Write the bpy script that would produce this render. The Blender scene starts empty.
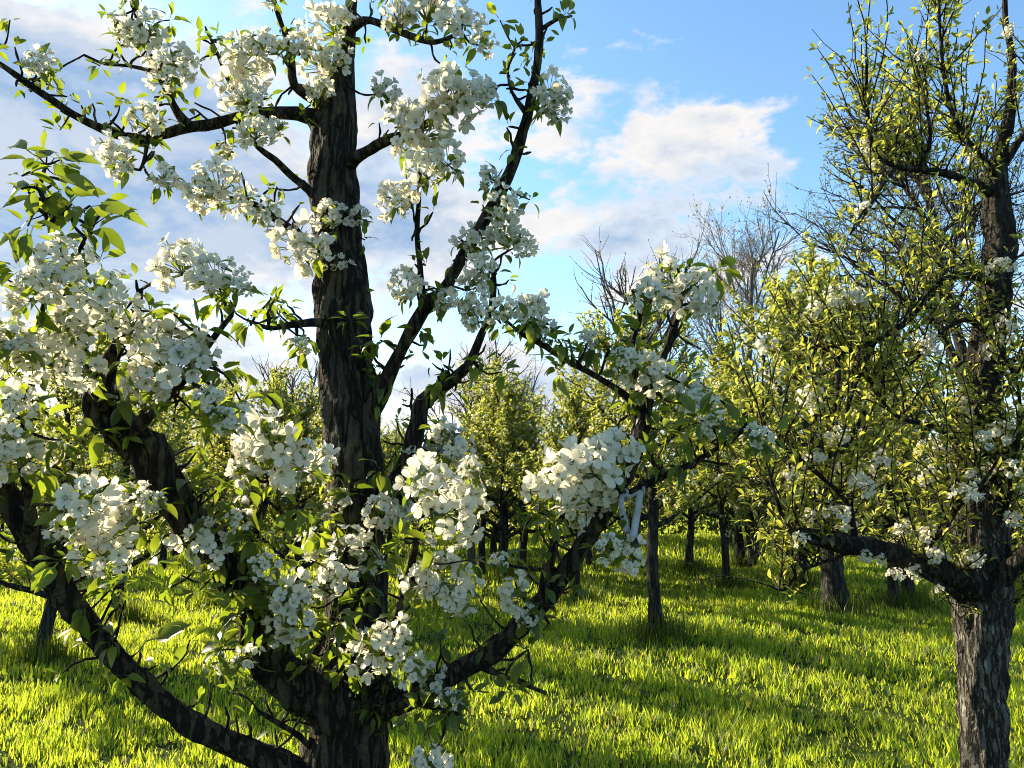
import bpy, math, random
import numpy as np
from mathutils import Vector, noise as mnoise

R = math.radians
S = bpy.context.scene
COL = bpy.context.collection

# ------------------------------------------------------------------ camera
EYE, F, PITCH = 1.5, 770.0, math.atan(106 / 770)
cd = bpy.data.cameras.new('camera')
cd.sensor_width = 36; cd.lens = F / 1024 * 36; cd.clip_start = 0.02; cd.clip_end = 2000
cam = bpy.data.objects.new('camera', cd); COL.objects.link(cam)
cam.location = (0, 0, EYE); cam.rotation_euler = (math.pi / 2 + PITCH, 0, 0)
S.camera = cam

# ------------------------------------------------------------------ light
SUN_AZ, SUN_EL = -58.0, 22.0
sd = bpy.data.lights.new('sun', 'SUN'); sd.energy = 5.0; sd.angle = R(0.5); sd.color = (1.0, 0.86, 0.66)
sun = bpy.data.objects.new('sun', sd); COL.objects.link(sun)
sdir = Vector((math.sin(R(SUN_AZ)) * math.cos(R(SUN_EL)), math.cos(R(SUN_AZ)) * math.cos(R(SUN_EL)), math.sin(R(SUN_EL))))
sun.rotation_euler = sdir.to_track_quat('Z', 'Y').to_euler()
S.view_settings.view_transform = 'Standard'; S.view_settings.look = 'None'
S.view_settings.exposure = 1.45; S.view_settings.gamma = 1.0
S.cycles.filter_width = 1.0; S.cycles.max_bounces = 7; S.cycles.diffuse_bounces = 3; S.cycles.glossy_bounces = 2
S.cycles.transmission_bounces = 4; S.cycles.transparent_max_bounces = 6


def pt(px, py, d):
    """world point seen at pixel px,py of the photograph at ground distance d"""
    x = (px - 512) / F; u = (384 - py) / F
    dy = math.cos(PITCH) - u * math.sin(PITCH); dz = math.sin(PITCH) + u * math.cos(PITCH)
    return np.array((x / dy * d, d, EYE + dz / dy * d))


def sky_coord(px, py):
    p = pt(px, py, 1.0) - np.array((0, 0, EYE)); p /= np.linalg.norm(p)
    return math.atan2(p[0], p[1]), math.asin(p[2])


class NT:
    """small helper for node graphs"""
    def __init__(s, tree): s.t = tree; s.n = tree.nodes; s.l = tree.links
    def node(s, kind, **kw):
        n = s.n.new(kind)
        for k, v in kw.items():
            if k.startswith('i_'):
                s.put(n.inputs[int(k[2:])] if k[2:].isdigit() else n.inputs[k[2:].replace('_', ' ')], v)
            else: setattr(n, k, v)
        return n
    def put(s, sock, v):
        if hasattr(v, 'is_output'): s.l.new(v, sock)
        else: sock.default_value = v
    def math(s, op, a, b=0.0, c=None, clamp=False):
        n = s.n.new('ShaderNodeMath'); n.operation = op; n.use_clamp = clamp
        s.put(n.inputs[0], a); s.put(n.inputs[1], b)
        if c is not None: s.put(n.inputs[2], c)
        return n.outputs[0]
    def mix(s, f, a, b, mode='MIX'):
        n = s.n.new('ShaderNodeMix'); n.data_type = 'RGBA'; n.blend_type = mode
        s.put(n.inputs[0], f); s.put(n.inputs[6], a); s.put(n.inputs[7], b)
        return n.outputs[2]
    def ramp(s, f, stops):
        n = s.n.new('ShaderNodeValToRGB'); e = n.color_ramp.elements
        while len(e) < len(stops): e.new(0.5)
        for k, (p, c) in enumerate(stops):
            e[k].position = p; e[k].color = tuple(c) + (1,) if len(c) == 3 else c
        s.put(n.inputs[0], f); return n.outputs[0]


# ------------------------------------------------------------------ sky with clouds
W = bpy.data.worlds.new('World'); S.world = W; W.use_nodes = True
g = NT(W.node_tree); bg = W.node_tree.nodes['Background']
sky = g.node('ShaderNodeTexSky', sky_type='NISHITA', sun_disc=False, sun_elevation=R(SUN_EL), sun_rotation=R(SUN_AZ % 360),
             air_density=1.0, dust_density=0.6, ozone_density=2.5)
SKY_STRENGTH = 0.10
hs = g.node('ShaderNodeHueSaturation'); hs.inputs['Hue'].default_value = .494; hs.inputs['Saturation'].default_value = 1.08; hs.inputs['Value'].default_value = 1.24
g.l.new(sky.outputs[0], hs.inputs['Color'])
tc = g.node('ShaderNodeTexCoord'); sep = g.node('ShaderNodeSeparateXYZ'); g.l.new(tc.outputs['Generated'], sep.inputs[0])
dx, dy, dz = sep.outputs
az = g.math('ARCTAN2', dx, dy); el = g.math('ARCSINE', dz)


def cloud_noise(oaz, oel, sx, sy, detail, seed):
    cmb = g.node('ShaderNodeCombineXYZ')
    g.put(cmb.inputs[0], g.math('MULTIPLY', g.math('ADD', az, oaz), sx)); g.put(cmb.inputs[1], g.math('MULTIPLY', g.math('ADD', el, oel), sy))
    cmb.inputs[2].default_value = seed
    n = g.node('ShaderNodeTexNoise', noise_dimensions='3D'); n.inputs['Scale'].default_value = 1.0
    n.inputs['Detail'].default_value = detail; n.inputs['Roughness'].default_value = 0.58; n.inputs['Distortion'].default_value = 0.25
    g.l.new(cmb.outputs[0], n.inputs['Vector']); return n.outputs[0]


def blob(px, py, wx, wy, power=1.0):
    a0, e0 = sky_coord(px, py)
    u = g.math('MULTIPLY', g.math('SUBTRACT', az, a0), F / wx); v = g.math('MULTIPLY', g.math('SUBTRACT', el, e0), F / wy)
    q = g.math('ADD', g.math('MULTIPLY', u, u), g.math('MULTIPLY', v, v))
    return g.math('MULTIPLY', g.math('EXPONENT', g.math('MULTIPLY', q, -1.0)), power)


cover = None
for b in [(640, 180, 110, 82, .48), (735, 152, 75, 26, .36), (560, 130, 40, 26, .2), (772, 167, 30, 14, .34), (612, 84, 40, 9, .26), (722, 116, 34, 10, .34), (600, 245, 110, 32, .34),
          (745, 195, 60, 16, .30), (60, 150, 260, 95, .72), (50, 45, 130, 26, .34), (190, 70, 90, 40, .35), (405, 100, 60, 50, .42), (230, 225, 200, 80, .5),
          (430, 230, 90, 80, .36), (560, 385, 130, 35, .5), (200, 400, 220, 60, .45), (-400, 150, 400, 200, .35), (1500, 250, 300, 120, .3), (860, 330, 300, 70, .25)]:
    x = blob(*b); cover = x if cover is None else g.math('ADD', cover, x)
n0 = cloud_noise(0, 0, 5.0, 9.5, 7, 3.1)
nf = cloud_noise(0, 0, 22, 40, 5, 7.7)
dens = g.math('ADD', g.math('ADD', g.math('MULTIPLY', g.math('SUBTRACT', n0, 0.5), 1.5), g.math('MULTIPLY', g.math('SUBTRACT', nf, 0.5), .62)), g.math('SUBTRACT', cover, .24))
alpha_n = g.node('ShaderNodeMapRange', interpolation_type='SMOOTHSTEP'); g.put(alpha_n.inputs[0], dens)
alpha_n.inputs[1].default_value = 0.0; alpha_n.inputs[2].default_value = 0.26
alpha = g.math('MULTIPLY', alpha_n.outputs[0], 0.96)
# light side of each puff: thinner towards the sun (upper left)
n1 = cloud_noise(0.05, -0.045, 5.0, 9.5, 5, 3.1)
lit = g.node('ShaderNodeMapRange', interpolation_type='SMOOTHSTEP'); g.put(lit.inputs[0], g.math('SUBTRACT', n0, n1))
lit.inputs[1].default_value = -0.08; lit.inputs[2].default_value = 0.12
thick = g.node('ShaderNodeMapRange'); g.put(thick.inputs[0], dens); thick.inputs[1].default_value = 0.20; thick.inputs[2].default_value = 0.56
body = g.mix(thick.outputs[0], (.28, .305, .34, 1), (.12, .18, .27, 1))
cc = g.mix(g.math('MULTIPLY', lit.outputs[0], g.math('SUBTRACT', 1.0, g.math('MULTIPLY', thick.outputs[0], .6))), body, (.375, .355, .335, 1))
skyc = g.mix(1.0, hs.outputs[0], (SKY_STRENGTH,) * 3 + (1,), 'MULTIPLY')
low = g.node('ShaderNodeMapRange', interpolation_type='SMOOTHSTEP'); g.put(low.inputs[0], el); low.inputs[1].default_value = .30; low.inputs[2].default_value = 0.0
skyc = g.mix(g.math('MULTIPLY', low.outputs[0], .55), skyc, (.25, .32, .385, 1))
allc = g.mix(alpha, skyc, cc)
scaled = g.mix(1.0, allc, (1 / 0.1,) * 3 + (1,), 'MULTIPLY')
g.l.new(scaled, bg.inputs['Color']); bg.inputs['Strength'].default_value = 0.1


# ------------------------------------------------------------------ materials
def new_mat(name):
    m = bpy.data.materials.new(name); m.use_nodes = True
    g = NT(m.node_tree); g.n.clear()
    out = g.node('ShaderNodeOutputMaterial'); return m, g, out


def leafy(name, dark, light, trans_dark, trans_light, tmix, rough=.42, spec=.35, pos_scale=3.0, straw=0.0):
    m, g, out = new_mat(name)
    geo = g.node('ShaderNodeNewGeometry'); tcn = g.node('ShaderNodeTexCoord')
    nz = g.node('ShaderNodeTexNoise'); nz.inputs['Scale'].default_value = pos_scale; nz.inputs['Detail'].default_value = 2
    g.l.new(tcn.outputs['Object'], nz.inputs['Vector'])
    f = g.math('ADD', g.math('MULTIPLY', geo.outputs['Random Per Island'], .6), g.math('MULTIPLY', nz.outputs[0], .45), clamp=True)
    p = g.node('ShaderNodeBsdfPrincipled'); p.inputs['Roughness'].default_value = rough; p.inputs['Specular IOR Level'].default_value = spec
    c1, c2 = g.mix(f, dark + (1,), light + (1,)), g.mix(f, trans_dark + (1,), trans_light + (1,))
    if straw:
        k = g.math('LESS_THAN', g.math('FRACT', g.math('MULTIPLY', geo.outputs['Random Per Island'], 37.7)), straw)
        c1, c2 = g.mix(k, c1, (.26, .21, .10, 1)), g.mix(k, c2, (.42, .34, .13, 1))
    g.l.new(c1, p.inputs['Base Color']); t = g.node('ShaderNodeBsdfTranslucent'); g.l.new(c2, t.inputs['Color'])
    mx = g.node('ShaderNodeMixShader'); mx.inputs[0].default_value = tmix
    g.l.new(p.outputs[0], mx.inputs[1]); g.l.new(t.outputs[0], mx.inputs[2]); g.l.new(mx.outputs[0], out.inputs[0])
    return m


LEAF = leafy('pear_leaf', (.020, .042, .014), (.070, .105, .020), (.14, .24, .012), (.46, .54, .025), .47, .46, .38, 6)
LEAF_BG = leafy('orchard_leaf', (.055, .085, .022), (.13, .15, .040), (.28, .35, .035), (.70, .69, .11), .55, .45, .35, 1.2)
LEAF_DARK = leafy('hedge_leaf', (.022, .038, .014), (.060, .080, .020), (.12, .15, .015), (.30, .32, .03), .40, .55, .25, .6)
BUD = leafy('twig_bud', (.05, .055, .02), (.12, .12, .03), (.2, .2, .04), (.35, .32, .06), .35, .6, .2)
GRASS = leafy('grass_blade', (.028, .075, .008), (.125, .16, .012), (.24, .42, .014), (.80, .86, .050), .57, .45, .25, .9, .07)
PETAL = leafy('petal', (.70, .69, .62), (.78, .76, .66), (.80, .76, .52), (.88, .83, .60), .5, .6, .2)
STAMEN = leafy('stamen', (.14, .13, .04), (.32, .29, .09), (.2, .24, .04), (.3, .28, .08), .25)
PEDICEL = leafy('flower_stalk', (.14, .19, .05), (.24, .27, .10), (.3, .34, .08), (.4, .4, .1), .25)


def bark_mat(name, deep, mid, lichen, lichen_amt, scale, bump=.6, upper=None):
    m, g, out = new_mat(name)
    tcn = g.node('ShaderNodeTexCoord'); mp = g.node('ShaderNodeMapping'); mp.inputs['Scale'].default_value = (1, 1, .55)
    g.l.new(tcn.outputs['Object'], mp.inputs['Vector'])
    dis = g.node('ShaderNodeTexNoise'); dis.inputs['Scale'].default_value = scale * .6; dis.inputs['Detail'].default_value = 4
    g.l.new(mp.outputs[0], dis.inputs['Vector'])
    vv = g.node('ShaderNodeVectorMath', operation='MULTIPLY_ADD'); g.l.new(dis.outputs['Color'], vv.inputs[0])
    vv.inputs[1].default_value = (.9 / scale,) * 3; g.l.new(mp.outputs[0], vv.inputs[2])
    crack = g.node('ShaderNodeMapRange', interpolation_type='SMOOTHSTEP')
    mp2 = g.node('ShaderNodeMapping'); mp2.inputs['Scale'].default_value = (1, 1, .38 if upper else .16); g.l.new(vv.outputs[0], mp2.inputs['Vector'])
    rn = g.node('ShaderNodeTexNoise'); rn.inputs['Scale'].default_value = scale; rn.inputs['Detail'].default_value = 3
    g.l.new(mp2.outputs[0], rn.inputs['Vector']); g.put(crack.inputs[0], g.math('ABSOLUTE', g.math('SUBTRACT', rn.outputs[0], .5)))
    crack.inputs[1].default_value = .012; crack.inputs[2].default_value = .11
    fine = g.node('ShaderNodeTexNoise'); fine.inputs['Scale'].default_value = scale * 5; fine.inputs['Detail'].default_value = 6; fine.inputs['Roughness'].default_value = .65
    g.l.new(mp.outputs[0], fine.inputs['Vector'])
    if upper:   # lichen-grey old bark at the foot, crown shade painted in as darker bark above the fork
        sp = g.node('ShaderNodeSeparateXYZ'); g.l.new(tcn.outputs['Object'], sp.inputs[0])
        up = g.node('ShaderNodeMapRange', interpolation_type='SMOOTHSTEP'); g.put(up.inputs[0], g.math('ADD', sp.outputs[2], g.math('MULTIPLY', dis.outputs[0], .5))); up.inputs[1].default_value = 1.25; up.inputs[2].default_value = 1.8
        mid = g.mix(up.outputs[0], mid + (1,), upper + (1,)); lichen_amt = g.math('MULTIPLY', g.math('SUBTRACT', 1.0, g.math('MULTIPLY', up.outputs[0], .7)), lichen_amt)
    else: mid = mid + (1,)
    base = g.mix(g.math('MULTIPLY', crack.outputs[0], g.math('ADD', g.math('MULTIPLY', fine.outputs[0], 1.1), -.05), clamp=True), deep + (1,), mid)
    ln = g.node('ShaderNodeTexNoise'); ln.inputs['Scale'].default_value = scale * .45; ln.inputs['Detail'].default_value = 5; ln.inputs['Roughness'].default_value = .7
    g.l.new(tcn.outputs['Object'], ln.inputs['Vector'])
    lm = g.node('ShaderNodeMapRange', interpolation_type='SMOOTHSTEP'); g.put(lm.inputs[0], ln.outputs[0]); lm.inputs[1].default_value = .5; lm.inputs[2].default_value = .68
    base = g.mix(g.math('MULTIPLY', g.math('MULTIPLY', lm.outputs[0], crack.outputs[0]), lichen_amt), base, lichen + (1,))
    p = g.node('ShaderNodeBsdfPrincipled'); p.inputs['Roughness'].default_value = .9; p.inputs['Specular IOR Level'].default_value = .15
    g.l.new(base, p.inputs['Base Color'])
    h = g.math('ADD', g.math('MULTIPLY', crack.outputs[0], .7), g.math('MULTIPLY', fine.outputs[0], .6))
    bp = g.node('ShaderNodeBump'); bp.inputs['Strength'].default_value = bump; bp.inputs['Distance'].default_value = .02
    g.l.new(h, bp.inputs['Height']); g.l.new(bp.outputs[0], p.inputs['Normal']); g.l.new(p.outputs[0], out.inputs[0])
    return m


BARK_FRONT = bark_mat('dark_fissured_bark', (.014, .012, .009), (.135, .108, .068), (.17, .17, .065), .55, 36, 1.0)
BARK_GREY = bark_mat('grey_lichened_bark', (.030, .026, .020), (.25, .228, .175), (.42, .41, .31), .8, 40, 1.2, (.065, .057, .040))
BARK_SHADED = bark_mat('shaded_pear_bark', (.009, .008, .007), (.065, .057, .040), (.16, .155, .09), .45, 30, .9)  # right tree's limbs: shade of its own crown put into the bark colour
BARK_BG = bark_mat('orchard_bark', (.009, .009, .007), (.060, .054, .042), (.14, .135, .085), .5, 22)
BARK_BARE = bark_mat('bare_twig_bark', (.05, .046, .042), (.15, .138, .12), (.19, .18, .15), .3, 12)


def simple_mat(name, build):
    m, g, out = new_mat(name); p = g.node('ShaderNodeBsdfPrincipled'); build(g, p); g.l.new(p.outputs[0], out.inputs[0]); return m


def noisy(c1, c2, scale, rough=.9, bump=0):
    def f(g, p):
        tcn = g.node('ShaderNodeTexCoord'); n = g.node('ShaderNodeTexNoise'); n.inputs['Scale'].default_value = scale; n.inputs['Detail'].default_value = 8
        n.inputs['Roughness'].default_value = .65
        g.l.new(tcn.outputs['Object'], n.inputs['Vector'])
        g.l.new(g.ramp(n.outputs[0], [(.32, c1), (.68, c2)]), p.inputs['Base Color']); p.inputs['Roughness'].default_value = rough
        p.inputs['Specular IOR Level'].default_value = .03
        if bump:
            b = g.node('ShaderNodeBump'); b.inputs['Strength'].default_value = bump; g.l.new(n.outputs[0], b.inputs['Height']); g.l.new(b.outputs[0], p.inputs['Normal'])
    return f


GROUND = simple_mat('soil_and_moss', noisy((.018, .026, .007), (.045, .066, .010), 2.2, .95, .4))
RIBBON = leafy('ribbon_cloth', (.48, .50, .53), (.54, .55, .57), (.6, .62, .64), (.66, .66, .66), .35, .5, .3)
BLUE = simple_mat('blue_sheet_metal', noisy((.006, .035, .16), (.012, .055, .21), 3, .5))
ROOF = simple_mat('dark_roof_sheet', noisy((.02, .028, .034), (.045, .055, .062), 2, .7))
WOODW = simple_mat('weathered_boards', noisy((.06, .055, .05), (.13, .12, .105), 4, .9))


# ------------------------------------------------------------------ mesh building
class MB:
    def __init__(s): s.v = []; s.q = []; s.t = []; s.qm = []; s.tm = []; s.n = 0; s.smooth = True
    def add(s, v, quads=None, tris=None, mat=0):
        v = np.asarray(v, np.float32).reshape(-1, 3)
        if quads is not None and len(quads):
            q = np.asarray(quads, np.int32).reshape(-1, 4) + s.n; s.q.append(q); s.qm.append(np.full(len(q), mat, np.int32))
        if tris is not None and len(tris):
            t = np.asarray(tris, np.int32).reshape(-1, 3) + s.n; s.t.append(t); s.tm.append(np.full(len(t), mat, np.int32))
        s.v.append(v); s.n += len(v)
    def merge(s, o, mat3=None, off=None):
        v = np.concatenate(o.v)
        if mat3 is not None: v = v @ np.asarray(mat3, np.float32).T
        if off is not None: v = v + np.asarray(off, np.float32)
        for q, m in zip(o.q, o.qm): s.q.append(q + s.n); s.qm.append(m)
        for t, m in zip(o.t, o.tm): s.t.append(t + s.n); s.tm.append(m)
        s.v.append(v.astype(np.float32)); s.n += len(v)
    def mesh(s, name, mats):
        v = np.concatenate(s.v); me = bpy.data.meshes.new(name)
        q = np.concatenate(s.q) if s.q else np.zeros((0, 4), np.int32); t = np.concatenate(s.t) if s.t else np.zeros((0, 3), np.int32)
        me.vertices.add(len(v)); me.vertices.foreach_set('co', v.ravel())
        loops = np.concatenate([q.ravel(), t.ravel()]).astype(np.int32)
        me.loops.add(len(loops)); me.loops.foreach_set('vertex_index', loops)
        me.polygons.add(len(q) + len(t))
        tot = np.concatenate([np.full(len(q), 4, np.int32), np.full(len(t), 3, np.int32)])
        st = np.concatenate([[0], np.cumsum(tot)[:-1]]).astype(np.int32)
        me.polygons.foreach_set('loop_start', st)
        mi = np.concatenate([np.concatenate(s.qm) if s.qm else np.zeros(0, np.int32), np.concatenate(s.tm) if s.tm else np.zeros(0, np.int32)]).astype(np.int32)
        for m in mats: me.materials.append(m)
        me.polygons.foreach_set('material_index', mi)
        me.polygons.foreach_set('use_smooth', np.full(len(tot), s.smooth))
        me.update(calc_edges=True); me.validate()
        return me
    def build(s, name, mats, parent=None, loc=None):
        if s.n == 0: return None
        o = bpy.data.objects.new(name, s.mesh(name, mats if isinstance(mats, (list, tuple)) else [mats])); COL.objects.link(o)
        if parent: o.parent = parent
        if loc is not None: o.location = loc
        return o


def tag(o, label=None, cat=None, group=None, kind=None):
    for k, v in (('label', label), ('category', cat), ('group', group), ('kind', kind)):
        if v: o[k] = v
    return o


def thing(name, label, cat, loc, group=None, rz=0):
    o = bpy.data.objects.new(name, None); COL.objects.link(o); o.location = loc; o.rotation_euler = (0, 0, rz)
    o.empty_display_size = .1
    return tag(o, label, cat, group)


def copy_thing(root, loc, rz, scale, label, group=None):
    r = root.copy(); COL.objects.link(r); r.location = loc; r.rotation_euler = (0, 0, rz); r.scale = (scale,) * 3
    r['label'] = label
    if group: r['group'] = group
    elif 'group' in r: del r['group']
    for ch in list(root.children):
        c = ch.copy(); COL.objects.link(c); c.parent = r
    return r


def spline(P, rad, step):
    """Catmull-Rom through P with radii, resampled roughly every step"""
    P = np.asarray(P, float); rad = np.asarray(rad, float)
    if len(P) < 2: return P, rad
    E = np.vstack([2 * P[0] - P[1], P, 2 * P[-1] - P[-2]]); out = []; ro = []
    for i in range(len(P) - 1):
        p0, p1, p2, p3 = E[i:i + 4]; n = max(1, int(np.ceil(np.linalg.norm(p2 - p1) / step)))
        for k in range(n):
            t = k / n
            out.append(.5 * (2 * p1 + (p2 - p0) * t + (2 * p0 - 5 * p1 + 4 * p2 - p3) * t * t + (3 * p1 - p0 - 3 * p2 + p3) * t ** 3))
            ro.append(rad[i] * (1 - t) + rad[i + 1] * t)
    out.append(P[-1]); ro.append(rad[-1]); return np.array(out), np.array(ro)


def tube(mb, P, rad, sides=8, mat=0, rough=0.0, freq=12.0, ridges=0.0, cap=True):
    P = np.asarray(P, float); rad = np.asarray(rad, float); n = len(P)
    T = np.gradient(P, axis=0); T /= np.linalg.norm(T, axis=1)[:, None] + 1e-12
    u = np.cross(T[0], (0.3, .9, .2)); u /= np.linalg.norm(u); U = np.zeros((n, 3))
    for i in range(n):
        u = u - T[i] * u.dot(T[i]); u /= np.linalg.norm(u) + 1e-12; U[i] = u
    V = np.cross(T, U)
    a = np.arange(sides) * 2 * math.pi / sides
    ca, sa = np.cos(a), np.sin(a)
    rr = np.repeat(rad[:, None], sides, 1)
    if rough or ridges:
        s = np.concatenate([[0], np.cumsum(np.linalg.norm(np.diff(P, axis=0), axis=1))]); sx = P[0][0] * 7.3 + P[0][2] * 3.1
        for i in range(n):
            for j in range(sides):
                k = 0.0
                if rough: k += rough * mnoise.noise((ca[j] * 1.1 + sx, sa[j] * 1.1, s[i] * freq))
                if rough: k += .6 * rough * mnoise.noise((ca[j] * 2.3 + sx, sa[j] * 2.3 + 9, s[i] * freq * 2.3))
                if ridges: k += ridges * (abs(mnoise.noise((ca[j] * 5.5 + sx, sa[j] * 5.5, s[i] * freq * 1.6))) * 2 - .5)
                rr[i, j] *= 1 + k
    v = P[:, None, :] + rr[:, :, None] * (ca[None, :, None] * U[:, None, :] + sa[None, :, None] * V[:, None, :])
    idx = np.arange(n * sides).reshape(n, sides); nx = np.roll(idx, -1, 1)
    q = np.stack([idx[:-1], nx[:-1], nx[1:], idx[1:]], -1).reshape(-1, 4)
    v = v.reshape(-1, 3); t = None
    if cap:
        v = np.vstack([v, P[-1] + T[-1] * rad[-1] * .6]); last = idx[-1]
        t = np.stack([last, np.roll(last, -1), np.full(sides, n * sides)], -1)
    mb.add(v, q, t, mat)


def unit(a): a = np.asarray(a, float); return a / (np.linalg.norm(a) + 1e-12)
def rvec(rng):
    v = rng.normal(size=3); return v / np.linalg.norm(v)


def frames(Y, Z):
    """rotation matrices whose columns are x, Y, z for arrays of axes"""
    Y = Y / (np.linalg.norm(Y, axis=1)[:, None] + 1e-9); Z = Z - Y * (Y * Z).sum(1)[:, None]; Z = Z / (np.linalg.norm(Z, axis=1)[:, None] + 1e-9)
    return np.stack([np.cross(Y, Z), Y, Z], -1)


def scatter(mb, tv, tq, tt, M, pos, scale, mat=0):
    v = np.einsum('nij,kj->nki', M, tv) * np.asarray(scale)[:, None, None] + np.asarray(pos)[:, None, :]
    N, K = len(pos), len(tv); off = (np.arange(N) * K)[:, None, None]
    mb.add(v.reshape(-1, 3), (tq[None] + off).reshape(-1, 4) if tq is not None and len(tq) else None,
           (tt[None] + off).reshape(-1, 3) if tt is not None and len(tt) else None, mat)


def leaf_template(curl, fold, wave, petiole=.26, rows=6):
    ts = np.linspace(0, 1, rows); v = []; q = []
    for t in ts:
        w = .245 * (math.sin(math.pi * min(1, t ** .8)) ** .8) if 0 < t < 1 else (.015 if t == 0 else .0)
        y = petiole + t; z = -curl * t * t
        v += [(-w, y, z + fold * w + wave * math.sin(t * 9)), (0, y, z), (w, y, z + fold * w + wave * math.sin(t * 9 + 2))]
    for i in range(rows - 1):
        a = i * 3; q += [(a, a + 1, a + 4, a + 3), (a + 1, a + 2, a + 5, a + 4)]
    b = len(v); v += [(-.022, 0, 0), (.022, 0, 0), (.022, petiole, 0), (-.022, petiole, 0)]; q.append((b, b + 1, b + 2, b + 3))
    return np.array(v), np.array(q)


LEAVES = [leaf_template(.25, .35, .02), leaf_template(.5, .55, .03), leaf_template(.08, .9, .01), leaf_template(-.15, .45, .03), leaf_template(.75, .25, .04)]
LOW = [(np.array([(0, 0, 0), (-.3, .5, .12), (0, .5, 0), (.3, .5, .12), (0, 1.1, -.15)]), np.array([(0, 2, 1), (0, 3, 2), (1, 2, 4), (2, 3, 4)])),
       (np.array([(0, 0, 0), (-.2, .55, .2), (0, .5, 0), (.2, .55, .2), (0, 1.15, -.5)]), np.array([(0, 2, 1), (0, 3, 2), (1, 2, 4), (2, 3, 4)]))]


def add_leaves(mb, pos, dirs, ups, size, rng, mat=0):
    pos, dirs, ups, size = map(np.asarray, (pos, dirs, ups, size))
    if not len(pos): return
    which = rng.integers(0, len(LEAVES), len(pos))
    for k, (v, q) in enumerate(LEAVES):
        s = which == k
        if s.any(): scatter(mb, v, q, None, frames(dirs[s], ups[s]), pos[s], size[s], mat)


def add_low(mb, pos, dirs, ups, size, rng, mat=0):
    pos, dirs, ups, size = map(np.asarray, (pos, dirs, ups, size))
    if not len(pos): return
    which = rng.integers(0, len(LOW), len(pos))
    for k, (v, t) in enumerate(LOW):
        s = which == k
        if s.any(): scatter(mb, v, None, t, frames(dirs[s], ups[s]), pos[s], size[s], mat)


# one flower: axis +Z, radius 1; mats 0 petal, 1 stamen, 2 stalk
def flower(rng, cup):
    mb = MB(); a0 = rng.uniform(0, 7)
    prof = [(.08, .06, .0), (.34, .24, .09), (.62, .385, .15), (.86, .36, .18), (1.0, .16, .14)]
    for k in range(5):
        a = a0 + k * 2 * math.pi / 5 + rng.normal() * .08; L = rng.uniform(.9, 1.08); c = cup + rng.normal() * .13; w0 = rng.uniform(.95, 1.18)
        ca, sa = math.cos(a), math.sin(a); v = []; q = []
        for r, w, z in prof:
            r *= L; zz = z * 1.2 + c * r * r
            rr = r * math.cos(c * .5)
            for s_ in (-1, 0, 1):
                y = s_ * w * w0; zc = zz + (.13 * w if s_ else -.02) + rng.normal() * .015
                v.append((ca * rr - sa * y, sa * rr + ca * y, zc))
        for i in range(4):
            b = i * 3; q += [(b, b + 1, b + 4, b + 3), (b + 1, b + 2, b + 5, b + 4)]
        mb.add(v, q, None, 0)
    for k in range(9):
        a = k * 2 * math.pi / 9 + rng.normal() * .2; d = np.array((math.cos(a) * .45, math.sin(a) * .45, 1.0)); tip = d * rng.uniform(.34, .5); sd_ = np.array((-math.sin(a), math.cos(a), 0))
        mb.add([sd_ * .012, -sd_ * .012, tip], None, [(0, 1, 2)], 2)
        c = tip; r = .06; mb.add([c + (r, 0, 0), c + (0, r, 0), c + (-r, 0, 0), c + (0, -r, 0), c + (0, 0, r), c - (0, 0, r)], None,
                                 [(0, 1, 4), (1, 2, 4), (2, 3, 4), (3, 0, 4), (1, 0, 5), (2, 1, 5), (3, 2, 5), (0, 3, 5)], 1)
    a = np.arange(6) * math.pi / 3; mb.add(np.vstack([np.stack([.14 * np.cos(a), .14 * np.sin(a), a * 0 + .07], -1), (0, 0, .12)]), None, [(i, (i + 1) % 6, 6) for i in range(6)], 1)
    return mb


RF = np.random.default_rng(5)
FLOWERS = [flower(RF, c) for c in (.1, .25, .45, .0, .65, 1.0)]


def basis_from_z(z, rng):
    z = unit(z); x = np.cross(z, rvec(rng)); x = unit(x); return np.stack([x, np.cross(z, x), z], -1)


def cluster(rng, n, R_):
    """blossom cluster round the origin, spur at -Z; radius R_"""
    mb = MB()
    k = 0
    for i in range(n):
        ga = i * 2.39996 + rng.normal() * .3; cz = 1 - (i + .5) / n * 1.35; cz = max(-.55, cz + rng.normal() * .08); sr = math.sqrt(max(0, 1 - cz * cz))
        d = np.array((math.cos(ga) * sr, math.sin(ga) * sr, cz)); p = d * R_ * rng.uniform(.45, 1.02)
        f = FLOWERS[rng.integers(0, 6)]
        ax = unit(d + rvec(rng) * .5 + np.array((0, 0, .15)))
        fr = rng.uniform(.0135, .0190) * (R_ / .05) ** .35
        mb.merge(f, basis_from_z(ax, rng) * fr, p)
        b = np.array((0, 0, -R_ * .55)); m_ = (p + b) * .5 + rvec(rng) * R_ * .06
        tube(mb, [b, m_, p], [.0009, .0008, .0011], 3, 2, cap=False)
    return mb


CL_V = [cluster(np.random.default_rng(40 + i), 17 + i % 6, .05) for i in range(14)]
CL_M = [c.mesh('blossom_cluster', [PETAL, STAMEN, PEDICEL]) for c in CL_V]
# light blossom clumps for trees farther away
def petal_clump(rng, n, R_):
    v = []; t = []
    P = []
    for i in range(n):
        d = rvec(rng); d[2] = abs(d[2]) * .8 - .2; p = d * R_ * rng.uniform(.4, 1)
        M = basis_from_z(unit(d + rvec(rng) * .5), rng); r = rng.uniform(.013, .018); b = len(v)
        for k in range(5):
            a = k * 1.2566; v.append(p + M @ np.array((math.cos(a) * r, math.sin(a) * r, r * .25)))
        v.append(p); t += [(b + k, b + (k + 1) % 5, b + 5) for k in range(5)]
    return np.array(v), np.array(t)
CLUMPS = [petal_clump(np.random.default_rng(70 + i), 7, .04) for i in range(4)]

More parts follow.
